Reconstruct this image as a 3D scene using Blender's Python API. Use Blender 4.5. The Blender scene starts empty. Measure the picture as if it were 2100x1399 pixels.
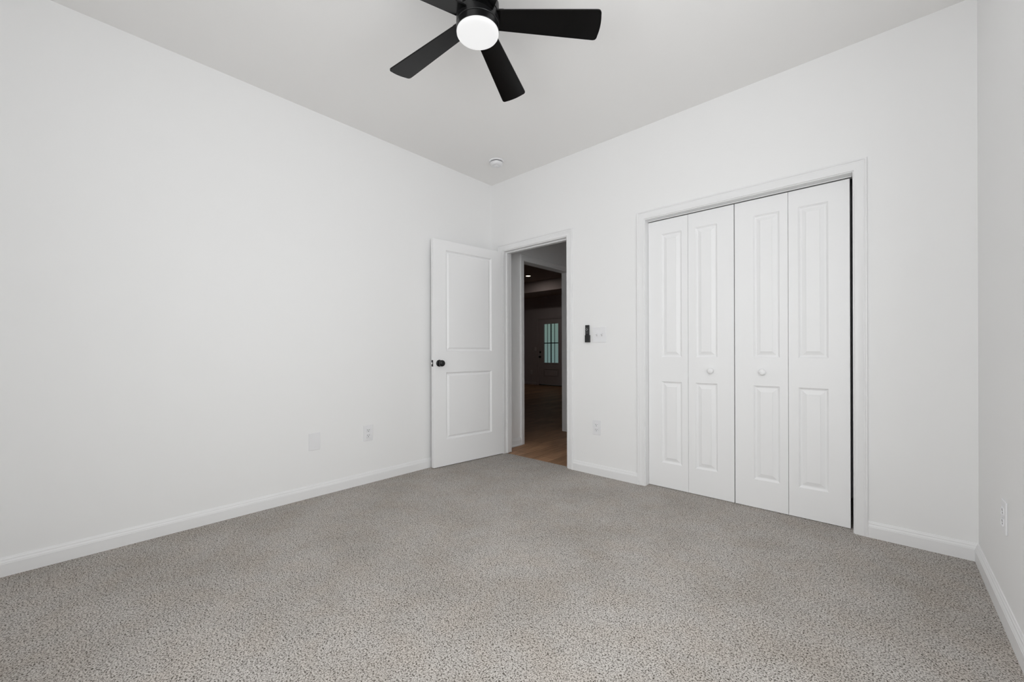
import bpy, bmesh, math
from mathutils import Vector, Matrix

# ------------------------------------------------------------------ camera
CAM = (2.99662, -2.98446, 1.02208)
YAW, ROLL, FPX = 0.738817, -0.0031955, 837.454
SHIFT = 22.849
sc = bpy.context.scene
C = sc.collection
cd = bpy.data.cameras.new('camera')
cam = bpy.data.objects.new('camera', cd)
C.objects.link(cam)
f = Vector((-math.sin(YAW), math.cos(YAW), 0)); r = Vector((math.cos(YAW), math.sin(YAW), 0)); u = Vector((0, 0, 1))
r2 = math.cos(ROLL) * r + math.sin(ROLL) * u
u2 = -math.sin(ROLL) * r + math.cos(ROLL) * u
cam.matrix_world = Matrix(((r2.x, u2.x, -f.x, CAM[0]), (r2.y, u2.y, -f.y, CAM[1]), (r2.z, u2.z, -f.z, CAM[2]), (0, 0, 0, 1)))
cd.sensor_fit = 'HORIZONTAL'; cd.sensor_width = 36.0
cd.lens = FPX / 2100 * 36.0
cd.shift_y = SHIFT / 2100
cd.clip_start = 0.02; cd.clip_end = 100
sc.camera = cam

# ------------------------------------------------------------------ view, world, daylight
sc.view_settings.view_transform = 'Standard'
sc.view_settings.look = 'None'
sc.view_settings.gamma = 1.0
sc.view_settings.use_curve_mapping = False
sc.view_settings.exposure = 0.0
sc.cycles.max_bounces = 14
sc.cycles.diffuse_bounces = 10
sc.cycles.transparent_max_bounces = 12

wd = bpy.data.worlds.new('world'); sc.world = wd; wd.use_nodes = True
nt = wd.node_tree; nt.nodes.clear()
o_ = nt.nodes.new('ShaderNodeOutputWorld'); bg = nt.nodes.new('ShaderNodeBackground')
tc = nt.nodes.new('ShaderNodeTexCoord'); sp = nt.nodes.new('ShaderNodeSeparateXYZ'); cr = nt.nodes.new('ShaderNodeValToRGB')
mr = nt.nodes.new('ShaderNodeMapRange'); mr.inputs['From Min'].default_value = -0.08; mr.inputs['From Max'].default_value = 0.12
cr.color_ramp.elements[0].color = (0.150, 0.225, 0.235, 1); cr.color_ramp.elements[1].color = (0.185, 0.270, 0.225, 1)
nt.links.new(tc.outputs['Generated'], sp.inputs[0]); nt.links.new(sp.outputs['Z'], mr.inputs['Value'])
nt.links.new(mr.outputs[0], cr.inputs[0]); nt.links.new(cr.outputs[0], bg.inputs[0]); nt.links.new(bg.outputs[0], o_.inputs[0])
bg.inputs[1].default_value = 1.0

W = 3.334; H = 2.743; YF = -3.488; T = 0.115     # room width, ceiling height, front wall, wall thickness
WIN1 = (-3.15, -1.30, 0.75, 2.15)                # window in the right wall (y0, y1, z0, z1)
WIN2 = (1.85, 3.15, 0.75, 2.15)                  # window in the front wall (x0, x1, z0, z1)

def area(name, loc, rot, sx, sy, power, col):
    l = bpy.data.lights.new(name, 'AREA'); l.shape = 'RECTANGLE'; l.size = sx; l.size_y = sy; l.energy = power; l.color = col
    o = bpy.data.objects.new(name, l); o.location = loc; o.rotation_euler = rot; C.objects.link(o); return o
area('daylight_right_window', (W + T + 0.06, (WIN1[0] + WIN1[1]) / 2, (WIN1[2] + WIN1[3]) / 2), (0, math.radians(90), 0), 1.4, 1.85, 41.0, (0.985, 0.989, 1.0))
area('daylight_front_window', ((WIN2[0] + WIN2[1]) / 2, YF - T - 0.06, (WIN2[2] + WIN2[3]) / 2), (math.radians(90), 0, 0), 1.3, 1.4, 42.5, (0.985, 0.989, 1.0))

# ------------------------------------------------------------------ materials
def mat(name, col, rough=0.5, spec=0.5, metal=0.0, bump=None, var=None):
    m = bpy.data.materials.new(name); m.use_nodes = True; n = m.node_tree; b = n.nodes['Principled BSDF']
    b.inputs['Base Color'].default_value = (*col, 1); b.inputs['Roughness'].default_value = rough
    b.inputs['Specular IOR Level'].default_value = spec; b.inputs['Metallic'].default_value = metal
    g = n.nodes.new('ShaderNodeNewGeometry')
    if var:
        ns = n.nodes.new('ShaderNodeTexNoise'); ns.inputs['Scale'].default_value = var[0]; ns.inputs['Detail'].default_value = 3
        rp = n.nodes.new('ShaderNodeMix'); rp.data_type = 'RGBA'
        rp.inputs['A'].default_value = (*[c * (1 - var[1]) for c in col], 1); rp.inputs['B'].default_value = (*[min(1, c * (1 + var[1])) for c in col], 1)
        n.links.new(g.outputs['Position'], ns.inputs['Vector']); n.links.new(ns.outputs['Fac'], rp.inputs['Factor']); n.links.new(rp.outputs['Result'], b.inputs['Base Color'])
    if bump:
        ns2 = n.nodes.new('ShaderNodeTexNoise'); ns2.inputs['Scale'].default_value = bump[0]; ns2.inputs['Detail'].default_value = 4
        bp = n.nodes.new('ShaderNodeBump'); bp.inputs['Strength'].default_value = bump[1]; bp.inputs['Distance'].default_value = bump[2]
        n.links.new(g.outputs['Position'], ns2.inputs['Vector']); n.links.new(ns2.outputs['Fac'], bp.inputs['Height']); n.links.new(bp.outputs[0], b.inputs['Normal'])
    return m

M = {}
M['wall'] = mat('wall_paint', (0.845, 0.845, 0.845), 0.75, 0.25, bump=(260, 0.12, 0.0006), var=(1.1, 0.006))
M['ceiling'] = mat('ceiling_paint', (0.86, 0.853, 0.845), 0.9, 0.15, bump=(180, 0.12, 0.0006), var=(0.9, 0.006))
M['trim'] = mat('trim_paint', (0.815, 0.816, 0.82), 0.38, 0.4, var=(3, 0.004))
M['door'] = mat('door_paint', (0.862, 0.863, 0.868), 0.42, 0.4, bump=(90, 0.08, 0.0004), var=(3, 0.004))
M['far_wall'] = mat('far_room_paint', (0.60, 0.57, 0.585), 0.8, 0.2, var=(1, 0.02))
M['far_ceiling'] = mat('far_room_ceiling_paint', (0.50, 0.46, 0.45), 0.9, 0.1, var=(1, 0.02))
M['plastic'] = mat('white_plastic', (0.80, 0.80, 0.815), 0.35, 0.45, var=(8, 0.004))
M['slot'] = mat('dark_slot', (0.03, 0.03, 0.03), 0.6, 0.3, var=(8, 0.1))
M['black'] = mat('matte_black_metal', (0.006, 0.006, 0.0064), 0.34, 0.45, bump=(400, 0.05, 0.0003), var=(8, 0.1))
M['blade'] = mat('black_blade', (0.002, 0.002, 0.0021), 0.20, 0.26, bump=(60, 0.04, 0.0004), var=(8, 0.1))
M['silver'] = mat('brushed_steel', (0.72, 0.72, 0.71), 0.28, 0.5, 1.0, var=(30, 0.05))
M['grey'] = mat('grey_slot_plastic', (0.62, 0.62, 0.63), 0.5, 0.3, var=(30, 0.05))
M['track'] = mat('white_track_metal', (0.78, 0.78, 0.78), 0.35, 0.5, var=(30, 0.02))

def emis(name, col, st, base=(0.8, 0.8, 0.8), rim=None):
    m = mat(name, base, 0.35, 0.4, var=(5, 0.01)); n = m.node_tree; b = n.nodes['Principled BSDF']
    b.inputs['Emission Color'].default_value = (*col, 1); b.inputs['Emission Strength'].default_value = st
    return m
M['glow'] = emis('frosted_glass_lit', (1.0, 0.998, 0.995), 0.66, (0.27, 0.27, 0.27))
M['downlight'] = emis('downlight_lens_lit', (1.0, 0.86, 0.70), 3.0)

m = bpy.data.materials.new('clear_glass'); m.use_nodes = True; n = m.node_tree; n.nodes.clear()
o_ = n.nodes.new('ShaderNodeOutputMaterial'); tr = n.nodes.new('ShaderNodeBsdfTransparent'); gl = n.nodes.new('ShaderNodeBsdfGlossy'); mx = n.nodes.new('ShaderNodeMixShader')
ns = n.nodes.new('ShaderNodeTexNoise'); ns.inputs['Scale'].default_value = 3; mrr = n.nodes.new('ShaderNodeMapRange'); mrr.inputs['To Min'].default_value = 0.02; mrr.inputs['To Max'].default_value = 0.05
n.links.new(ns.outputs['Fac'], mrr.inputs['Value']); n.links.new(mrr.outputs[0], gl.inputs['Roughness'])
tr.inputs[0].default_value = (0.955, 0.955, 0.955, 1); mx.inputs[0].default_value = 0.06
n.links.new(tr.outputs[0], mx.inputs[1]); n.links.new(gl.outputs[0], mx.inputs[2]); n.links.new(mx.outputs[0], o_.inputs[0])
M['glass'] = m

# carpet: looped pile with dark flecks
m = bpy.data.materials.new('carpet_pile'); m.use_nodes = True; n = m.node_tree; b = n.nodes['Principled BSDF']
b.inputs['Roughness'].default_value = 0.95; b.inputs['Specular IOR Level'].default_value = 0.05
g = n.nodes.new('ShaderNodeNewGeometry')
v1 = n.nodes.new('ShaderNodeTexVoronoi'); v1.inputs['Scale'].default_value = 260
n1 = n.nodes.new('ShaderNodeTexNoise'); n1.inputs['Scale'].default_value = 205; n1.inputs['Detail'].default_value = 2.0; n1.inputs['Roughness'].default_value = 0.6; n1.inputs['Distortion'].default_value = 0.6
n2 = n.nodes.new('ShaderNodeTexNoise'); n2.inputs['Scale'].default_value = 2.4; n2.inputs['Detail'].default_value = 3
n3 = n.nodes.new('ShaderNodeTexNoise'); n3.inputs['Scale'].default_value = 6.5; n3.inputs['Detail'].default_value = 2
for q in (v1, n1, n2, n3): n.links.new(g.outputs['Position'], q.inputs['Vector'])
r1 = n.nodes.new('ShaderNodeValToRGB'); e = r1.color_ramp.elements
e[0].position = 0.37; e[0].color = (0.075, 0.065, 0.055, 1); e[1].position = 0.57; e[1].color = (0.63, 0.598, 0.568, 1)
k = e.new(0.455); k.color = (0.395, 0.370, 0.343, 1)
n.links.new(n1.outputs['Fac'], r1.inputs[0])
mv = n.nodes.new('ShaderNodeMix'); mv.data_type = 'RGBA'; mv.blend_type = 'MULTIPLY'; mv.inputs['Factor'].default_value = 1
rv = n.nodes.new('ShaderNodeMapRange'); rv.inputs['From Min'].default_value = 0.0; rv.inputs['From Max'].default_value = 0.75; rv.inputs['To Min'].default_value = 1.05; rv.inputs['To Max'].default_value = 0.84
n.links.new(v1.outputs['Distance'], rv.inputs['Value'])
n.links.new(r1.outputs[0], mv.inputs['A']); n.links.new(rv.outputs[0], mv.inputs['B'])
mt = n.nodes.new('ShaderNodeMix'); mt.data_type = 'RGBA'; mt.blend_type = 'MULTIPLY'; mt.inputs['Factor'].default_value = 1
rt = n.nodes.new('ShaderNodeValToRGB'); rt.color_ramp.elements[0].position = 0.3; rt.color_ramp.elements[0].color = (0.86, 0.85, 0.835, 1)
rt.color_ramp.elements[1].position = 0.62; rt.color_ramp.elements[1].color = (1, 1, 1, 1)
n.links.new(n2.outputs['Fac'], rt.inputs[0]); n.links.new(mv.outputs['Result'], mt.inputs['A']); n.links.new(rt.outputs[0], mt.inputs['B'])
mu = n.nodes.new('ShaderNodeMix'); mu.data_type = 'RGBA'; mu.blend_type = 'MULTIPLY'; mu.inputs['Factor'].default_value = 1
ru = n.nodes.new('ShaderNodeValToRGB'); ru.color_ramp.elements[0].position = 0.35; ru.color_ramp.elements[0].color = (0.99, 0.965, 0.94, 1)
ru.color_ramp.elements[1].position = 0.6; ru.color_ramp.elements[1].color = (1, 1, 1, 1)
n.links.new(n3.outputs['Fac'], ru.inputs[0]); n.links.new(mt.outputs['Result'], mu.inputs['A']); n.links.new(ru.outputs[0], mu.inputs['B'])
n.links.new(mu.outputs['Result'], b.inputs['Base Color'])
bp = n.nodes.new('ShaderNodeBump'); bp.inputs['Strength'].default_value = 0.55; bp.inputs['Distance'].default_value = 0.003
n.links.new(n1.outputs['Fac'], bp.inputs['Height']); n.links.new(bp.outputs[0], b.inputs['Normal'])
M['carpet'] = m

# wood planks running away from the bedroom door
m = bpy.data.materials.new('wood_planks'); m.use_nodes = True; n = m.node_tree; b = n.nodes['Principled BSDF']
b.inputs['Roughness'].default_value = 0.5; b.inputs['Specular IOR Level'].default_value = 0.2
g = n.nodes.new('ShaderNodeNewGeometry'); mp = n.nodes.new('ShaderNodeMapping'); mp.inputs['Rotation'].default_value = (0, 0, math.radians(90)); mp.inputs['Location'].default_value = (0.2, 0.05, 0)
bk = n.nodes.new('ShaderNodeTexBrick'); bk.inputs['Scale'].default_value = 1; bk.inputs['Brick Width'].default_value = 1.25; bk.inputs['Row Height'].default_value = 0.18
bk.inputs['Mortar Size'].default_value = 0.0018; bk.offset = 0.37
bk.inputs['Color1'].default_value = (0.46, 0.262, 0.150, 1); bk.inputs['Color2'].default_value = (0.33, 0.185, 0.105, 1); bk.inputs['Mortar'].default_value = (0.06, 0.03, 0.018, 1)
mg = n.nodes.new('ShaderNodeMapping'); mg.inputs['Scale'].default_value = (14, 1.1, 1); wg = n.nodes.new('ShaderNodeTexNoise'); wg.inputs['Scale'].default_value = 3.0; wg.inputs['Detail'].default_value = 6
rg = n.nodes.new('ShaderNodeMapRange'); rg.inputs['From Min'].default_value = 0.3; rg.inputs['From Max'].default_value = 0.7; rg.inputs['To Min'].default_value = 0.68; rg.inputs['To Max'].default_value = 1.2
mm = n.nodes.new('ShaderNodeMix'); mm.data_type = 'RGBA'; mm.blend_type = 'MULTIPLY'; mm.inputs['Factor'].default_value = 1
n.links.new(g.outputs['Position'], mp.inputs[0]); n.links.new(mp.outputs[0], bk.inputs['Vector'])
n.links.new(g.outputs['Position'], mg.inputs[0]); n.links.new(mg.outputs[0], wg.inputs['Vector']); n.links.new(wg.outputs['Fac'], rg.inputs['Value'])
n.links.new(bk.outputs['Color'], mm.inputs['A']); n.links.new(rg.outputs[0], mm.inputs['B']); n.links.new(mm.outputs['Result'], b.inputs['Base Color'])
M['wood'] = m

# ------------------------------------------------------------------ helpers
def tag(o, label=None, cat=None, group=None, kind=None):
    if label: o['label'] = label
    if cat: o['category'] = cat
    if group: o['group'] = group
    if kind: o['kind'] = kind
    return o

def link(name, bm, m, parent=None, smooth=False):
    bmesh.ops.recalc_face_normals(bm, faces=bm.faces[:])
    me = bpy.data.meshes.new(name); bm.to_mesh(me); bm.free()
    o = bpy.data.objects.new(name, me); C.objects.link(o); me.materials.append(M[m] if isinstance(m, str) else m)
    if smooth:
        for p in me.polygons: p.use_smooth = True
        if smooth is not True: me.set_sharp_from_angle(angle=math.radians(smooth))
    if parent is not None: o.parent = parent
    return o

def empty(name, loc=(0, 0, 0), rz=0.0):
    o = bpy.data.objects.new(name, None); o.empty_display_size = 0.05; o.location = loc; o.rotation_euler = (0, 0, rz); C.objects.link(o); return o

def box(bm, x0, x1, y0, y1, z0, z1, bev=0.0, seg=2):
    vs = [bm.verts.new(p) for p in ((x0, y0, z0), (x1, y0, z0), (x1, y1, z0), (x0, y1, z0), (x0, y0, z1), (x1, y0, z1), (x1, y1, z1), (x0, y1, z1))]
    fs = [bm.faces.new([vs[i] for i in q]) for q in ((0, 3, 2, 1), (4, 5, 6, 7), (0, 1, 5, 4), (1, 2, 6, 5), (2, 3, 7, 6), (3, 0, 4, 7))]
    if bev > 0:
        es = list({e for f_ in fs for e in f_.edges})
        bmesh.ops.bevel(bm, geom=es, offset=bev, segments=seg, affect='EDGES', profile=0.5)
    return bm

def nbox(*a, **k): return box(bmesh.new(), *a, **k)

def lathe(bm, prof, seg=48, mtx=None, cap=True):
    """prof: (radius, height) pairs about z, mtx places it."""
    rings = []
    for r_, z_ in prof:
        if r_ < 1e-6: rings.append([bm.verts.new((0, 0, z_))])
        else: rings.append([bm.verts.new((r_ * math.cos(2 * math.pi * i / seg), r_ * math.sin(2 * math.pi * i / seg), z_)) for i in range(seg)])
    for a, b_ in zip(rings, rings[1:]):
        for i in range(seg):
            j = (i + 1) % seg
            if len(a) == 1 and len(b_) == 1: continue
            if len(a) == 1: bm.faces.new((a[0], b_[i], b_[j]))
            elif len(b_) == 1: bm.faces.new((a[i], a[j], b_[0]))
            else: bm.faces.new((a[i], a[j], b_[j], b_[i]))
    if cap:
        for rg_ in (rings[0], rings[-1]):
            if len(rg_) > 1: bm.faces.new(rg_)
    if mtx is not None:
        vs = [v for rg_ in rings for v in rg_]; bmesh.ops.transform(bm, matrix=mtx, verts=vs)
    return bm

def slab(axis, pos, thick, u0, u1, z0, z1, holes):
    """wall with rectangular holes; axis 'x' = plane x=pos (u is y), 'y' = plane y=pos (u is x); extrudes by thick along the axis."""
    bm = bmesh.new()
    us = sorted({u0, u1, *[h for q in holes for h in q[:2]]}); zs = sorted({z0, z1, *[h for q in holes for h in q[2:]]})
    us = [a for a in us if u0 <= a <= u1]; zs = [a for a in zs if z0 <= a <= z1]
    P = (lambda a, z: (pos, a, z)) if axis == 'x' else (lambda a, z: (a, pos, z)) if axis == 'y' else (lambda a, z: (a, z, pos))
    vv = {}
    def V(a, z):
        if (a, z) not in vv: vv[(a, z)] = bm.verts.new(P(a, z))
        return vv[(a, z)]
    for a, b_ in zip(us, us[1:]):
        for c, d in zip(zs, zs[1:]):
            cu, cz = (a + b_) / 2, (c + d) / 2
            if any(q[0] < cu < q[1] and q[2] < cz < q[3] for q in holes): continue
            bm.faces.new((V(a, c), V(b_, c), V(b_, d), V(a, d)))
    g_ = bmesh.ops.extrude_face_region(bm, geom=bm.faces[:])
    d = Vector((thick, 0, 0)) if axis == 'x' else Vector((0, thick, 0)) if axis == 'y' else Vector((0, 0, thick))
    bmesh.ops.translate(bm, vec=d, verts=[v for v in g_['geom'] if isinstance(v, bmesh.types.BMVert)])
    return bm

CAS = [(0, 0), (0, 0.0075), (0.002, 0.0095), (0.007, 0.0105), (0.013, 0.0090), (0.020, 0.0095), (0.034, 0.0125), (0.040, 0.0145), (0.0435, 0.0125), (0.046, 0.0125), (0.049, 0.0165), (0.055, 0.0165), (0.057, 0.0145), (0.057, 0)]
def casing(bm, axis, pos, sign, a0, a1, z0, zt, prof=CAS, closed=False):
    """mitred moulding round an opening on plane axis=pos, standing out by sign."""
    def P(a, z, v): return (a, pos + sign * v, z) if axis == 'y' else (pos + sign * v, a, z)
    st = []
    for u_, v in prof:
        if closed: st.append([bm.verts.new(P(*q, v)) for q in ((a0 - u_, z0 - u_), (a0 - u_, zt + u_), (a1 + u_, zt + u_), (a1 + u_, z0 - u_))])
        else: st.append([bm.verts.new(P(*q, v)) for q in ((a0 - u_, z0), (a0 - u_, zt + u_), (a1 + u_, zt + u_), (a1 + u_, z0))])
    N = len(prof)
    for i in range(N):
        a, b_ = st[i], st[(i + 1) % N]
        for j in range(4 if closed else 3):
            j2 = (j + 1) % 4
            bm.faces.new((a[j], a[j2], b_[j2], b_[j]))
    if not closed:
        bm.faces.new([s_[0] for s_ in st]); bm.faces.new([s_[3] for s_ in reversed(st)])
    return bm

BASE = [(0, 0), (0.014, 0), (0.014, 0.0575), (0.0125, 0.060), (0.0125, 0.063), (0.0085, 0.071), (0.0078, 0.0765), (0.0055, 0.080), (0.0035, 0.0857), (0, 0.0857)]
def base(bm, p0, p1, nrm, m0, m1):
    """baseboard from p0 to p1 on the wall, standing out along nrm; m0/m1 = mitre amount at each end."""
    p0, p1, nrm = Vector((*p0, 0)), Vector((*p1, 0)), Vector((*nrm, 0)); t = (p1 - p0).normalized()
    A = [bm.verts.new(p0 + nrm * v + t * (m0 * v) + Vector((0, 0, z))) for v, z in BASE]
    B = [bm.verts.new(p1 + nrm * v - t * (m1 * v) + Vector((0, 0, z))) for v, z in BASE]
    N = len(BASE)
    for i in range(N): bm.faces.new((A[i], A[(i + 1) % N], B[(i + 1) % N], B[i]))
    bm.faces.new(A); bm.faces.new(B[::-1])
    return bm

def panel_leaf(Wd, Hd, Td, panels, prof, both=True):
    """door leaf, local x 0..Wd, front face y=0 (looking to -y), back y=Td, z 0..Hd; moulded panels."""
    bm = bmesh.new()
    xs = sorted({0, Wd, *[h for q in panels for h in q[:2]]}); zs = sorted({0, Hd, *[h for q in panels for h in q[2:]]})
    def face(side):
        y0 = 0 if side < 0 else Td
        vv = {}
        def V(x, z, d=0.0):
            k_ = (round(x, 5), round(z, 5), round(d, 5))
            if k_ not in vv: vv[k_] = bm.verts.new((x, y0 - side * d, z))
            return vv[k_]
        for a, b_ in zip(xs, xs[1:]):
            for c, d in zip(zs, zs[1:]):
                q = next((q for q in panels if q[0] < (a + b_) / 2 < q[1] and q[2] < (c + d) / 2 < q[3]), None)
                if q is None or (side > 0 and not both):
                    bm.faces.new((V(a, c), V(b_, c), V(b_, d), V(a, d)))
        if side > 0 and not both: return vv
        for q in panels:
            # the rim follows the grid lines
            loops = []
            for ins, dep in prof:
                loops.append([V(q[0] + ins, q[2] + ins, dep), V(q[1] - ins, q[2] + ins, dep), V(q[1] - ins, q[3] - ins, dep), V(q[0] + ins, q[3] - ins, dep)])
            for l0, l1 in zip(loops, loops[1:]):
                for j in range(4): bm.faces.new((l0[j], l0[(j + 1) % 4], l1[(j + 1) % 4], l1[j]))
            bm.faces.new(loops[-1])
        return vv
    A = face(-1); B = face(1)
    def key(x, z): return (round(x, 5), round(z, 5), 0.0)
    for a, b_ in zip(xs, xs[1:]):
        for z in (0, Hd): bm.faces.new((A[key(a, z)], A[key(b_, z)], B[key(b_, z)], B[key(a, z)]))
    for c, d in zip(zs, zs[1:]):
        for x in (0, Wd): bm.faces.new((A[key(x, c)], A[key(x, d)], B[key(x, d)], B[key(x, c)]))
    return bm

# ------------------------------------------------------------------ the bedroom shell
DX0, DX1, DZ = 0.165, 0.930, 2.035          # doorway between the jambs
CX0, CX1, CZ = 1.653, 2.868, 2.027          # closet opening between the jambs
JT = 0.018                                   # jamb board thickness
HX = 0.012                                   # hall side wall face
OY0, OY1, OZ = 0.492, 1.388, 2.045          # opening off the hall, clear

tag(link('floor', slab('z', 0, -0.02, 0 - T, W + T, YF - T, 0.70, [(0 - T - 1, CX0 - 0.2, 0.038, 0.75), (0 - T - 1, DX0 - JT, 0.0, 0.038), (DX1 + JT, CX0 - 0.2, 0.0, 0.038)]), 'carpet'),
    'speckled greige loop carpet covering the bedroom floor', 'floor', kind='structure')
tag(link('ceiling', nbox(0 - T, W + T, YF - T, 0.0, H, H + 0.1), 'ceiling'), 'plain pale ceiling of the bedroom with the black fan', 'ceiling', kind='structure')
tag(link('wall_left', slab('x', 0, -T, YF - T, 0.0, 0, H, []), 'wall'), 'long blank white wall on the left of the bedroom', 'wall', kind='structure')
tag(link('wall_back', slab('y', 0, T, -T, W + T, 0, H, [(DX0 - JT, DX1 + JT, 0, DZ + JT), (CX0 - JT, CX1 + JT, 0, CZ + JT)]), 'wall'), 'white bedroom wall holding the doorway and the closet', 'wall', kind='structure')
tag(link('wall_right', slab('x', W, T, YF - T, 0.0, 0, H, [WIN1]), 'wall'), 'white wall at the right edge, in shade', 'wall', kind='structure')
tag(link('wall_front', slab('y', YF, -T, 0, W, 0, H, [WIN2]), 'wall'), 'white bedroom wall behind the viewer', 'wall', kind='structure')

# baseboards
tag(link('baseboard_left', base(bmesh.new(), (0, YF), (0, 0), (1, 0), 1, 1), 'trim'), 'white baseboard along the long left wall', 'baseboard', kind='structure')
bm = bmesh.new(); base(bm, (0.0, 0), (DX0 - 0.010 - 0.057, 0), (0, -1), 1, 0); base(bm, (DX1 + 0.010 + 0.057, 0), (CX0 - 0.005 - 0.057, 0), (0, -1), 0, 0); base(bm, (CX1 + 0.005 + 0.057, 0), (W, 0), (0, -1), 0, 1)
tag(link('baseboard_back', bm, 'trim'), 'white baseboard in short runs either side of the closet', 'baseboard', kind='structure')
tag(link('baseboard_right', base(bmesh.new(), (W, 0), (W, YF), (-1, 0), 1, 1), 'trim'), 'white baseboard along the shaded right wall', 'baseboard', kind='structure')
tag(link('baseboard_front', base(bmesh.new(), (W, YF), (0, YF), (0, 1), 1, 1), 'trim'), 'white baseboard on the wall behind the viewer', 'baseboard', kind='structure')

# bedroom doorway
t1 = tag(link('trim_1', casing(bmesh.new(), 'y', 0, -1, DX0 - 0.010, DX1 + 0.010, 0, DZ + 0.008), 'trim', smooth=35), 'white moulded casing round the open bedroom doorway', 'door trim', kind='structure')
bm = bmesh.new(); box(bm, DX0 - JT, DX0, 0, T, 0, DZ); box(bm, DX1, DX1 + JT, 0, T, 0, DZ); box(bm, DX0 - JT, DX1 + JT, 0, T, DZ, DZ + JT)
link('jamb', bm, 'trim', t1)
bm = bmesh.new(); box(bm, DX0, DX0 + 0.011, 0.040, 0.072, 0, DZ - 0.011, 0.002); box(bm, DX1 - 0.011, DX1, 0.040, 0.072, 0, DZ - 0.011, 0.002); box(bm, DX0, DX1, 0.040, 0.072, DZ - 0.011, DZ, 0.002)
link('door_stop_strip', bm, 'trim', t1)
link('hall_side_casing', casing(bmesh.new(), 'y', T, 1, DX0 - 0.010, DX1 + 0.010, -0.008, DZ + 0.008), 'trim', t1, smooth=35)

# closet surround
t2 = tag(link('trim_2', casing(bmesh.new(), 'y', 0, -1, CX0 - 0.005, CX1 + 0.005, 0, CZ + 0.005), 'trim', smooth=35), 'white moulded casing framing the bifold closet doors', 'door trim', kind='structure')
bm = bmesh.new(); box(bm, CX0 - JT, CX0, 0, T, 0, CZ); box(bm, CX1, CX1 + JT, 0, T, 0, CZ); box(bm, CX0 - JT, CX1 + JT, 0, T, CZ, CZ + JT)
link('jamb', bm, 'trim', t2)
bm = bmesh.new(); box(bm, CX0 + 0.001, CX1 - 0.006, 0.056, 0.059, 2.0205, CZ); box(bm, CX0 + 0.001, CX1 - 0.006, 0.059, 0.084, CZ - 0.003, CZ)
link('bifold_track', bm, 'track', t2)
bm = slab('y', 0.70, 0.05, CX0 - 0.4, CX1 + 0.4, 0, H, [])
box(bm, CX0 - 0.45, CX0 - 0.4, T, 0.75, 0, H); box(bm, CX1 + 0.4, CX1 + 0.45, T, 0.75, 0, H); box(bm, CX0 - 0.45, CX1 + 0.45, 0.0, 0.75, H, H + 0.05)
tag(link('wall_closet', bm, 'wall'), 'inner walls of the closet seen only through door gaps', 'wall', kind='structure')

# ------------------------------------------------------------------ bifold closet doors
BPROF = [(0, 0), (0.002, 0.002), (0.0090, 0.0092), (0.0125, 0.0105), (0.0160, 0.0105), (0.019, 0.0098), (0.039, 0.0022), (0.040, 0.0002), (0.043, 0.0002)]
LH = 2.0092; DY = 0.055; DB = 0.0035
def bifold(name, leaves, knob_x, label):
    root = empty(name, ((leaves[0][0] + leaves[1][1]) / 2, DY, 0.0))
    tag(root, label, 'closet door', 'bifold closet doors', 'structure')
    for (x0, x1, p0, p1, lab) in leaves:
        bm = panel_leaf(x1 - x0, LH, 0.030, [(p0 - x0, p1 - x0, 0.187 - DB, 0.799 - DB), (p0 - x0, p1 - x0, 0.980 - DB, 1.908 - DB)], BPROF)
        o = link('door_leaf', bm, 'door', root); o.location = (x0 - root.location.x, 0, DB)
        if x0 < knob_x < x1:
            bm = bmesh.new()
            prof = [(0.0, 0.0), (0.0085, 0.0), (0.0085, 0.004), (0.0065, 0.009), (0.008, 0.013), (0.0155, 0.0165), (0.0200, 0.022), (0.0205, 0.027), (0.0175, 0.0315), (0.010, 0.0345), (0.0, 0.0353)]
            lathe(bm, prof, 32, Matrix.Translation((knob_x - x0, 0, 0.889 - DB)) @ Matrix.Rotation(math.radians(90), 4, 'X'))
            link('knob', bm, 'door', o, smooth=60)
    bm = bmesh.new(); hx = leaves[0][1] + 0.001 - root.location.x
    for z in (0.25, 1.0, 1.75): box(bm, hx - 0.018, hx + 0.018, 0.0305, 0.0325, z, z + 0.06)
    link('hinge', bm, 'silver', root)
    return root
bifold('door_2', [(1.6550, 1.9495, 1.755, 1.905, ''), (1.9515, 2.2505, 2.001, 2.146, '')], 2.107, 'left pair of white bifold closet leaves with small round knob')
bifold('door_3', [(2.2560, 2.5550, 2.365, 2.511, ''), (2.5572, 2.8530, 2.608, 2.755, '')], 2.418, 'right pair of white bifold closet leaves beside the dark gap')

# ------------------------------------------------------------------ open bedroom door
hx, hy, ex, ey = 0.163, -0.0165, 0.078, -0.803
rz = math.atan2(ey - hy, ex - hx)
LW = math.hypot(ex - hx, ey - hy)
d1 = empty('door_1', (hx, hy, 0.0), rz)
tag(d1, 'white two panel bedroom door standing open against the left wall', 'door', kind='structure')
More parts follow.
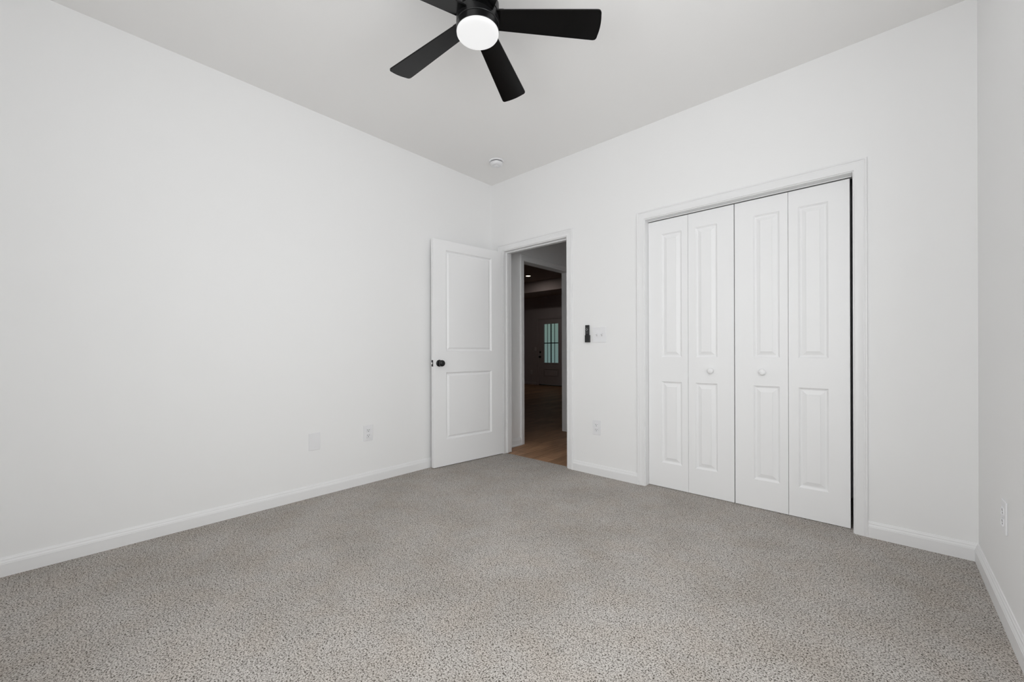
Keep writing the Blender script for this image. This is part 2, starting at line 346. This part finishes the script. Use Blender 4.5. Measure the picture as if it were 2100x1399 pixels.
# local x runs from hinge to free edge; the visible face looks to local -(-y): mirror so the panel face is at y=0 and thickness goes to the wall
DPROF = [(0, 0), (0.002, 0.0035), (0.010, 0.0120), (0.014, 0.0135), (0.018, 0.0135), (0.030, 0.0060), (0.033, 0.0035), (0.036, 0.0035)]
bm = panel_leaf(LW, 2.020, 0.035, [(0.137, 0.660, 0.234, 0.836), (0.137, 0.660, 1.026, 1.934)], DPROF)
bmesh.ops.transform(bm, matrix=Matrix.Diagonal((1, -1, 1, 1)), verts=bm.verts[:])
leaf = link('door_leaf', bm, 'door', d1); leaf.location = (0, 0, 0.006)
KX, KZ = 0.733, 0.926
for side in (1, -1):
    y_ = 0.0 if side > 0 else -0.035
    MT = Matrix.Translation((KX, y_, KZ)) @ Matrix.Rotation(math.radians(-90 if side > 0 else 90), 4, 'X')
    kn = link('doorknob', lathe(bmesh.new(), [(0.0, 0.066), (0.012, 0.0655), (0.021, 0.0625), (0.0265, 0.056), (0.0290, 0.047), (0.0275, 0.038), (0.0220, 0.031), (0.0140, 0.027), (0.0120, 0.020), (0.0120, 0.008)] if side > 0 else
              [(0.0, 0.042), (0.015, 0.041), (0.024, 0.037), (0.027, 0.030), (0.024, 0.022), (0.0140, 0.018), (0.0120, 0.008)], 40, MT), 'black', d1, smooth=50)
    link('rosette', lathe(bmesh.new(), [(0.0, 0.0), (0.0305, 0.0), (0.0305, 0.003), (0.0285, 0.006), (0.022, 0.008), (0.0, 0.009)], 40, MT), 'black', kn, smooth=50)
lp = link('latch_plate', nbox(LW, LW + 0.0016, -0.0305, -0.0045, KZ - 0.0285, KZ + 0.0285, 0.0004, 1), 'black', d1)
lb = link('latch_bolt', nbox(LW + 0.0012, LW + 0.0105, -0.0235, -0.0115, KZ - 0.0085, KZ + 0.0085, 0.003, 2), 'silver', lp)
for z in (0.20, 1.02, 1.80):
    bm = bmesh.new(); lathe(bm, [(0.0, -0.046), (0.0055, -0.045), (0.0055, 0.045), (0.0, 0.046)], 16, Matrix.Translation((-0.004, -0.036 - 0.004, z)))
    link('hinge', bm, 'black', d1, smooth=40)

# ------------------------------------------------------------------ hall
FZ = -0.008
tag(link('floor', nbox(-7.2, 2.2, 0.038, 8.0, -0.03, FZ), 'wood'), 'brown wood plank floor of the hall beyond the doorway', 'floor', kind='structure')
bpy.data.objects['floor.001'].data.name = 'floor_wood'
tag(link('wall_hall', slab('x', HX, -T, T, 3.2, FZ, H, [(OY0 - JT, OY1 + JT, FZ, OZ + JT)]), 'wall'), 'pale hall wall with the cased opening to the dark room', 'wall', kind='structure')
tag(link('wall_hall_end', nbox(HX - T, 1.45, 3.2, 3.3, FZ, H), 'wall'), 'end wall of the hall, out of sight', 'wall', kind='structure')
tag(link('wall_hall_right', nbox(1.15, 1.20, T, 3.2, FZ, H), 'wall'), 'right hall wall, out of sight behind the bedroom wall', 'wall', kind='structure')
tag(link('ceiling', nbox(HX - T, 1.45, 0.0, 3.3, H, H + 0.08), 'ceiling'), 'hall ceiling, out of sight above the doorway', 'ceiling', kind='structure')
t3 = tag(link('trim_3', casing(bmesh.new(), 'x', HX, 1, OY0 - 0.005, OY1 + 0.005, FZ, OZ + 0.005), 'trim', smooth=35), 'white casing round the opening from hall to dark room', 'door trim', kind='structure')
bm = bmesh.new(); box(bm, HX - T, HX, OY0 - JT, OY0, FZ, OZ); box(bm, HX - T, HX, OY1, OY1 + JT, FZ, OZ); box(bm, HX - T, HX, OY0 - JT, OY1 + JT, OZ, OZ + JT)
link('jamb', bm, 'trim', t3)
link('far_side_casing', casing(bmesh.new(), 'x', HX - T, -1, OY0 - 0.005, OY1 + 0.005, FZ, OZ + 0.005), 'trim', t3, smooth=35)
bm = bmesh.new(); base(bm, (HX, T), (HX, OY0 - 0.062), (1, 0), 0, 0); base(bm, (HX, OY1 + 0.062), (HX, 3.2), (1, 0), 0, 1)
bmesh.ops.translate(bm, vec=(0, 0, FZ), verts=bm.verts[:])
# quarter round shoe
box(bm, HX + 0.014, HX + 0.026, T + 0.02, OY0 - 0.062, FZ, FZ + 0.017, 0.005, 3)
tag(link('baseboard_hall', bm, 'trim'), 'white baseboard at the foot of the hall wall', 'baseboard', kind='structure')

# ------------------------------------------------------------------ dark living room beyond the hall
FY = 7.05; LX0 = -7.0; LX1 = HX - T; LZ = 3.05; SX = 6.10
FD0, FD1, FDZ = -5.000, -4.085, 2.035       # front door slab
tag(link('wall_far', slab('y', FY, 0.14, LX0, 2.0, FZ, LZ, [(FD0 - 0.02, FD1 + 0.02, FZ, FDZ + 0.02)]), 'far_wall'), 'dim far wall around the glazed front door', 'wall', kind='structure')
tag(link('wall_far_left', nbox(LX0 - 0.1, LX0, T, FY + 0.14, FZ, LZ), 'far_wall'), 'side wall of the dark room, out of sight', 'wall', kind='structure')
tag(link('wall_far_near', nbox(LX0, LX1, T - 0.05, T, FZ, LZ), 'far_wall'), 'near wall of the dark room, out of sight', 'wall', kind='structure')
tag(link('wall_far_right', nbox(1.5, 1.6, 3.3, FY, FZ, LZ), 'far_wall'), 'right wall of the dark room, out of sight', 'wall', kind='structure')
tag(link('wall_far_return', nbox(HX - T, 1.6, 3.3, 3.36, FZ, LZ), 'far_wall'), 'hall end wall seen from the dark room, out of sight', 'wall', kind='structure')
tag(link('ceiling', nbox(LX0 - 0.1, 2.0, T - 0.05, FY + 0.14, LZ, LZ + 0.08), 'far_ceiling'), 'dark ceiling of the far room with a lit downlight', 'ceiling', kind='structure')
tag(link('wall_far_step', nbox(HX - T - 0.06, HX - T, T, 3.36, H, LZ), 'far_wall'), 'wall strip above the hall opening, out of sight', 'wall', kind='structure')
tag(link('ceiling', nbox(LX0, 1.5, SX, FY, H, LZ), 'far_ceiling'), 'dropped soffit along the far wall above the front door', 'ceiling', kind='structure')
bm = bmesh.new(); base(bm, (LX0, FY), (FD0 - 0.077, FY), (0, -1), 1, 0); base(bm, (FD1 + 0.077, FY), (1.5, FY), (0, -1), 0, 0); bmesh.ops.translate(bm, vec=(0, 0, FZ), verts=bm.verts[:])
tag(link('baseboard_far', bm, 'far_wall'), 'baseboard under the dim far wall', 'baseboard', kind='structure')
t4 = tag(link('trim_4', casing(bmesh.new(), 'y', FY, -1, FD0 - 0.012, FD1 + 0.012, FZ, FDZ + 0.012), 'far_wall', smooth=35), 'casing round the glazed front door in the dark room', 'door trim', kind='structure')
bm = bmesh.new(); box(bm, FD0 - 0.02, FD0 - 0.003, FY, FY + 0.14, FZ, FDZ + 0.003); box(bm, FD1 + 0.003, FD1 + 0.02, FY, FY + 0.14, FZ, FDZ + 0.003); box(bm, FD0 - 0.02, FD1 + 0.02, FY, FY + 0.14, FDZ + 0.003, FDZ + 0.02)
link('jamb', bm, 'far_wall', t4)
link('threshold', nbox(FD0 - 0.003, FD1 + 0.003, FY - 0.01, FY + 0.14, FZ, FZ + 0.018, 0.003), 'black', t4)
# front door
fd = empty('door_4', ((FD0 + FD1) / 2, FY + 0.01, FZ)); tag(fd, 'front door with divided glass at the end of the dark room', 'front door', kind='structure')
cx = (FD0 + FD1) / 2
GX0, GX1, GZ0, GZ1 = -4.812 - cx, -4.250 - cx, 0.682 - FZ, 1.897 - FZ
bm = slab('y', 0, 0.044, FD0 - cx, FD1 - cx, 0.022, FDZ - FZ, [(GX0, GX1, GZ0, GZ1)])
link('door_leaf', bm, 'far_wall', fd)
bm = casing(bmesh.new(), 'y', 0, -1, GX0 + 0.012, GX1 - 0.012, GZ0 + 0.012, GZ1 - 0.012, [(0, 0), (0.0, 0.006), (0.008, 0.012), (0.026, 0.012), (0.036, 0.0)], True)
link('glass_frame', bm, 'far_wall', fd)
link('raised_panel', panel_leaf(0.60, 0.27, 0.004, [(0.02, 0.58, 0.02, 0.25)], [(0, 0), (0.010, 0.004), (0.02, 0.004), (0.05, -0.004)], False), 'far_wall', fd).location = (-0.30, -0.004, 0.245)
link('glass_pane', nbox(GX0, GX1, 0.018, 0.024, GZ0, GZ1), 'glass', fd)
bm = bmesh.new(); box(bm, -0.016, 0.016, 0.004, 0.018, GZ0, GZ1); zc = 1.297 - FZ
box(bm, GX0, -0.016, 0.004, 0.018, zc - 0.014, zc + 0.014); box(bm, 0.016, GX1, 0.004, 0.018, zc - 0.014, zc + 0.014)
for q in (-0.150, 0.120): 
    box(bm, q - 0.007, q + 0.007, 0.024, 0.036, GZ0, GZ1)
link('muntin', bm, 'black', fd)
kx = -4.952 - cx
link('doorknob', lathe(bmesh.new(), [(0.0, 0), (0.034, 0), (0.034, 0.006), (0.013, 0.010), (0.012, 0.03), (0.026, 0.036), (0.030, 0.046), (0.024, 0.058), (0.0, 0.062)], 24, Matrix.Translation((kx, 0, 0.872 - FZ)) @ Matrix.Rotation(math.radians(90), 4, 'X')), 'black', fd, smooth=50)
link('deadbolt', lathe(bmesh.new(), [(0.0, 0), (0.033, 0), (0.033, 0.008), (0.026, 0.014), (0.0, 0.015)], 24, Matrix.Translation((kx, 0, 1.020 - FZ)) @ Matrix.Rotation(math.radians(90), 4, 'X')), 'black', fd, smooth=50)

# recessed downlight
rl = empty('recessed_light', (-4.00, 5.344, LZ)); tag(rl, 'lit round recessed light in the dark room ceiling past the doorway', 'recessed light')
link('trim_ring', lathe(bmesh.new(), [(0.060, 0.0), (0.085, 0.0), (0.085, -0.004), (0.078, -0.007), (0.062, -0.005), (0.060, 0.0)], 40, cap=False), 'plastic', rl, smooth=40)
link('lens', lathe(bmesh.new(), [(0.0, -0.004), (0.061, -0.004), (0.061, 0.0), (0, 0)], 40), 'downlight', rl)
l = bpy.data.lights.new('downlight_glow', 'AREA'); l.shape = 'DISK'; l.size = 0.12; l.energy = 3.4; l.color = (1.0, 0.87, 0.80)
lo = bpy.data.objects.new('downlight_glow', l); lo.location = (0, 0, -0.012); lo.parent = rl; C.objects.link(lo)

# ------------------------------------------------------------------ windows behind the viewer
def window(name, axis, pos, sgn, a0, a1, z0, z1, label):
    """pos = inner wall face, sgn = direction outwards"""
    def bx(bm, a, b_, d0, d1, c, d, bev=0.0):
        lo_, hi_ = sorted((pos + sgn * d0, pos + sgn * d1))
        return box(bm, a, b_, lo_, hi_, c, d, bev) if axis == 'y' else box(bm, lo_, hi_, a, b_, c, d, bev)
    w = link(name, casing(bmesh.new(), axis, pos, -sgn, a0 - 0.0, a1 + 0.0, z0, z1, CAS, True), 'trim', smooth=35)
    tag(w, label, 'window', kind='structure')
    F = 0.045; zm = (z0 + z1) / 2; am = (a0 + a1) / 2
    bm = bmesh.new(); bx(bm, a0, a0 + F, 0.06, 0.11, z0, z1); bx(bm, a1 - F, a1, 0.06, 0.11, z0, z1); bx(bm, a0 + F, a1 - F, 0.06, 0.11, z0, z0 + F); bx(bm, a0 + F, a1 - F, 0.06, 0.11, z1 - F, z1)
    bx(bm, am - 0.03, am + 0.03, 0.06, 0.11, z0 + F, z1 - F)
    link('frame', bm, 'trim', w)
    bm = bmesh.new(); bx(bm, a0 + F, am - 0.03, 0.065, 0.10, zm - 0.018, zm + 0.018); bx(bm, am + 0.03, a1 - F, 0.065, 0.10, zm - 0.018, zm + 0.018)
    link('meeting_rail', bm, 'trim', w)
    for a, b_ in ((a0 + F, am - 0.03), (am + 0.03, a1 - F)):
        link('glass_pane', bx(bmesh.new(), a, b_, 0.080, 0.084, z0 + F, z1 - F), 'glass', w)
window('window_1', 'x', W, 1, *WIN1, 'bright window in the right wall beside the viewer')
window('window_2', 'y', YF, -1, *WIN2, 'bright window in the wall behind the viewer')

# ------------------------------------------------------------------ ceiling fan
FC = (1.667, -1.744)
fan = empty('ceiling_fan', (FC[0], FC[1], H)); tag(fan, 'matte black five blade ceiling fan with round lit white lens', 'ceiling fan')
z = lambda a: a - H
R0 = 0.0945
link('canopy', lathe(bmesh.new(), [(0, 0), (0.088, 0), (0.088, -0.050), (0.085, -0.054), (0.085, z(2.566)), (0, z(2.566))], 64), 'black', fan, smooth=40)
mh = link('motor_housing', lathe(bmesh.new(), [(0, z(2.566)), (0.090, z(2.566)), (R0, z(2.562)), (R0, z(2.519)), (0.0925, z(2.517)), (0.0895, z(2.517)), (0.0895, z(2.514)), (0.0925, z(2.514)), (R0, z(2.512)), (R0, z(2.4745)), (0.0925, z(2.4725)), (0.0, z(2.4725))], 96), 'black', fan, smooth=40)
lk = link('light_ring', lathe(bmesh.new(), [(0, z(2.4725)), (0.0890, z(2.4725)), (0.0890, z(2.4700)), (0.0925, z(2.4700)), (R0, z(2.4680)), (R0, z(2.4430)), (0.0935, z(2.4420)), (0, z(2.4420))], 96), 'black', fan, smooth=40)
link('light_lens', lathe(bmesh.new(), [(0, z(2.4422)), (0.0925, z(2.4422)), (0.0932, z(2.4390)), (0.0925, z(2.4335)), (0.0895, z(2.4290)), (0.083, z(2.4262)), (0.070, z(2.4248)), (0.04, z(2.4240)), (0, z(2.4238))], 96), 'glow', fan, smooth=50)
R, PHI, WT, WR, TILT, OT, OR, ZB, DROOP = 0.5362, 0.7361, 0.0688, 0.0467, 0.2083, 0.0012, 0.0012, 2.494, 0.0248
TH = 0.006
def blade(k):
    """blade outline in its own tilted frame: a = along the arm, c = across."""
    def cen(a): return OR + (OT - OR) * (a - .1) / (R - .1)
    def hw(a): return WR + (WT - WR) * (a - .1) / (R - .1)
    pts = []
    a0, a1 = 0.085, R
    c00, c01, c10, c11 = cen(a0) - hw(a0), cen(a0) + hw(a0), cen(a1) - hw(a1), cen(a1) + hw(a1)
    def rounded(p, q, s, rad, n_=7):
        p, q, s = Vector(p), Vector(q), Vector(s)
        A, B = q + (p - q).normalized() * rad, q + (s - q).normalized() * rad
        return [((1 - t) ** 2) * A + 2 * t * (1 - t) * q + t * t * B for t in [i / n_ for i in range(n_ + 1)]]
    poly = [Vector((a0, c00))] + rounded((a0, c00), (a1 + 0.003, c10), (a1 + 0.003, c11), 0.021)
    # gently bowed tip
    lo_, hi_ = poly[-1], None
    r2_ = rounded((a1 + 0.003, c10), (a1 + 0.003, c11), (a0, c01), 0.021)
    for i in range(1, 8):
        t = i / 8; p = lo_.lerp(r2_[0], t); p = p + Vector((0.005 * 4 * t * (1 - t), 0)); poly.append(p)
    poly += r2_ + [Vector((a0, c01))]
    bm = bmesh.new()
    ct, st = math.cos(-TILT), math.sin(-TILT)
    tp = []; bt = []
    for p in poly:
        a, c = p.x, p.y
        # c sign: outline offsets lie in the tilted plane
        for h, L in ((0.0, bt), (TH, tp)):
            L.append(bm.verts.new((a, c * ct - h * st, z(ZB) - DROOP * (a - .1) / (R - .1) + c * st + h * ct)))
    bm.faces.new(bt[::-1]); bm.faces.new(tp)
    for i in range(len(bt)):
        j = (i + 1) % len(bt); bm.faces.new((bt[i], bt[j], tp[j], tp[i]))
    bmesh.ops.rotate(bm, cent=(0, 0, 0), matrix=Matrix.Rotation(PHI + k * 2 * math.pi / 5, 3, 'Z'), verts=bm.verts[:])
    return bm
for k in range(5):
    b_ = link('blade', blade(k), 'blade', fan)
    bm = bmesh.new(); a = math.atan2(OR, 0.1)
    box(bm, 0.070, 0.118, -0.036, 0.036, -0.004, 0.010, 0.003, 2)
    ang = PHI + k * 2 * math.pi / 5
    bmesh.ops.transform(bm, matrix=Matrix.Translation((0, 0, z(ZB) + 0.0095)) @ Matrix.Rotation(ang, 4, 'Z') @ Matrix.Rotation(-TILT, 4, 'X'), verts=bm.verts[:])
    link('blade_bracket', bm, 'black', b_)

# ------------------------------------------------------------------ smoke detector
sd = empty('smoke_detector', (0.421, -0.357, H)); tag(sd, 'round white smoke detector on the ceiling near the far corner', 'smoke detector')
link('base_plate', lathe(bmesh.new(), [(0, 0), (0.066, 0), (0.066, -0.006), (0.062, -0.010), (0, -0.010)], 48), 'plastic', sd, smooth=40)
bd = link('cover', lathe(bmesh.new(), [(0, -0.0155), (0.0535, -0.0155), (0.056, -0.0185), (0.055, -0.030), (0.050, -0.038), (0.040, -0.042), (0.030, -0.0425), (0.028, -0.040), (0.0, -0.040)], 48), 'plastic', sd, smooth=40)
link('vent_ring', lathe(bmesh.new(), [(0, -0.0095), (0.050, -0.0095), (0.050, -0.0160), (0, -0.0160)], 48), 'slot', sd)
link('test_button', lathe(bmesh.new(), [(0, -0.039), (0.016, -0.039), (0.016, -0.044), (0.013, -0.0455), (0, -0.046)], 32), 'plastic', bd, smooth=40)

# ------------------------------------------------------------------ wall plates
def wallmat(p, axis):
    """local frame: x across, z up, -y out of the wall"""
    rzv = {'back': 0, 'left': math.radians(90), 'right': math.radians(-90)}[axis]
    return p, rzv
def plate_mesh(w, h, holes=(), t=0.0055):
    bm = bmesh.new(); box(bm, -w / 2, w / 2, -t, 0, -h / 2, h / 2, 0.0022, 3); return bm
def screw(root, x, z_, y_=-0.0055):
    link('screw', lathe(bmesh.new(), [(0, 0), (0.003, 0), (0.0026, 0.0009), (0, 0.001)], 16, Matrix.Translation((x, y_, z_)) @ Matrix.Rotation(math.radians(90), 4, 'X')), 'plastic', root)
def outlet(name, loc, side, label, big=True):
    p, a = wallmat(loc, side); root = empty(name, p, a)
    tag(root, label, 'outlet', 'duplex wall outlets')
    link('cover_plate', plate_mesh(0.076, 0.121), 'plastic', root)
    for dz in (0.0205, -0.0205):
        bm = bmesh.new(); box(bm, -0.0165, 0.0165, -0.0075, -0.005, dz - 0.0145, dz + 0.0145, 0.004, 3)
        rc = link('receptacle', bm, 'plastic', root)
        bm = bmesh.new(); box(bm, -0.0080, -0.0052, -0.0080, -0.0070, dz + 0.000, dz + 0.0085); box(bm, 0.0052, 0.0080, -0.0080, -0.0070, dz + 0.001, dz + 0.0075)
        lathe(bm, [(0, 0.0070), (0.0030, 0.0070), (0.0030, 0.0080), (0, 0.0080)], 12, Matrix.Translation((0, 0, dz - 0.0065)) @ Matrix.Rotation(math.radians(90), 4, 'X'))
        link('slot', bm, 'slot', rc)
    screw(root, 0, 0)
    return root
outlet('outlet', (1.229, 0, 0.394), 'back', 'white duplex outlet low on the wall between doorway and closet')
outlet('outlet', (0, -1.377, 0.391), 'left', 'white duplex outlet low on the long left wall')
outlet('outlet', (W, -0.593, 0.394), 'right', 'white duplex outlet on the shaded right wall')
bp_ = empty('blank_wall_plate', (0, -1.785, 0.391), math.radians(90)); tag(bp_, 'blank white cover plate low on the left wall', 'wall plate')
link('cover_plate', plate_mesh(0.079, 0.121), 'plastic', bp_); screw(bp_, 0, 0.042); screw(bp_, 0, -0.042)

def switch(name, loc, n_, w, h, label, rz_=0.0, toggle='plastic'):
    root = empty(name, loc, rz_); tag(root, label, 'light switch')
    link('cover_plate', plate_mesh(w, h), toggle, root)
    for i in range(n_):
        x = (i - (n_ - 1) / 2) * 0.047
        bm = bmesh.new(); box(bm, x - 0.0055, x + 0.0055, -0.0062, -0.0050, -0.0125, 0.0125)
        sl = link('toggle_slot', bm, 'grey', root)
        bm = bmesh.new(); box(bm, -0.0042, 0.0042, -0.0150, 0.0, -0.0045, 0.0045, 0.001, 2)
        bmesh.ops.transform(bm, matrix=Matrix.Translation((x, -0.0045, 0.002)) @ Matrix.Rotation(math.radians(-24), 4, 'X'), verts=bm.verts[:])
        link('toggle', bm, toggle, root)
        for s in (1, -1): screw(root, x, s * 0.030)
    return root
switch('light_switch', (1.2585, 0, 1.1625), 2, 0.122, 0.127, 'white double toggle light switch beside the black fan remote')
switch('light_switch', (-5.303, FY, 1.119), 2, 0.122, 0.118, 'dim double switch plate on the far wall, further from the front door', toggle='far_wall')
switch('light_switch', (-5.135, FY, 1.119), 1, 0.073, 0.118, 'dim single switch plate right beside the glazed front door', toggle='plastic')
r_ = outlet('outlet', (-5.305, FY, 0.389), 'back', 'dim outlet low on the far wall of the dark room')

# fan remote in its cradle
hd = empty('remote_holder', (1.1505, 0, 1.103)); tag(hd, 'black wall cradle holding the fan remote', 'remote holder')
HB = 0.0200
bm = bmesh.new(); box(bm, -HB, HB, -0.003, 0, 0, 0.060, 0.001, 2)
link('back_plate', bm, 'black', hd)
bm = bmesh.new(); box(bm, -HB, HB, -0.0235, -0.0212, 0, 0.060, 0.001, 2); box(bm, -HB, -HB + 0.0016, -0.022, -0.0025, 0, 0.060, 0.0004, 1); box(bm, HB - 0.0016, HB, -0.022, -0.0025, 0, 0.060, 0.0004, 1); box(bm, -HB + 0.001, HB - 0.001, -0.022, -0.0025, 0, 0.003, 0.0008, 1)
link('pocket', bm, 'black', hd)
rm = empty('remote_control', (1.1488, -0.0122, 1.1065)); tag(rm, 'slim black fan remote with light grey buttons in the wall cradle', 'remote control')
link('body', nbox(-0.0165, 0.0165, -0.008, 0.008, 0, 0.141, 0.002, 3), 'black', rm)
link('display_window', nbox(-0.012, 0.012, -0.0086, -0.0075, 0.124, 0.136, 0.0003, 1), 'slot', rm)
M['button'] = mat('light_grey_print', (0.62, 0.62, 0.63), 0.5, 0.3, var=(60, 0.05))
M['button_dim'] = mat('dim_grey_print', (0.2, 0.2, 0.205), 0.5, 0.3, var=(60, 0.05))
btns = [(0, 0.1135, 0.0030, 'button'), (0, 0.0945, 0.0030, 'button'), (-0.0085, 0.104, 0.0026, 'button'), (0.0085, 0.104, 0.0030, 'button'), (-0.0135, 0.117, 0.0018, 'button_dim'), (0.0125, 0.117, 0.0022, 'button_dim'), (0.0125, 0.090, 0.0018, 'button_dim'), (-0.0135, 0.090, 0.0018, 'button_dim')]
for row, zz in enumerate((0.080, 0.072)):
    for xx in (-0.0135, -0.0045, 0.0045, 0.0135): btns.append((xx, zz, 0.0021, 'button_dim'))
for xx, zz, rr, mm_ in btns:
    link('button', lathe(bmesh.new(), [(0, 0.0075), (rr, 0.0075), (rr * 0.9, 0.0092), (0, 0.0094)], 14, Matrix.Translation((xx * 0.82, 0, zz)) @ Matrix.Rotation(math.radians(90), 4, 'X')), mm_, rm)
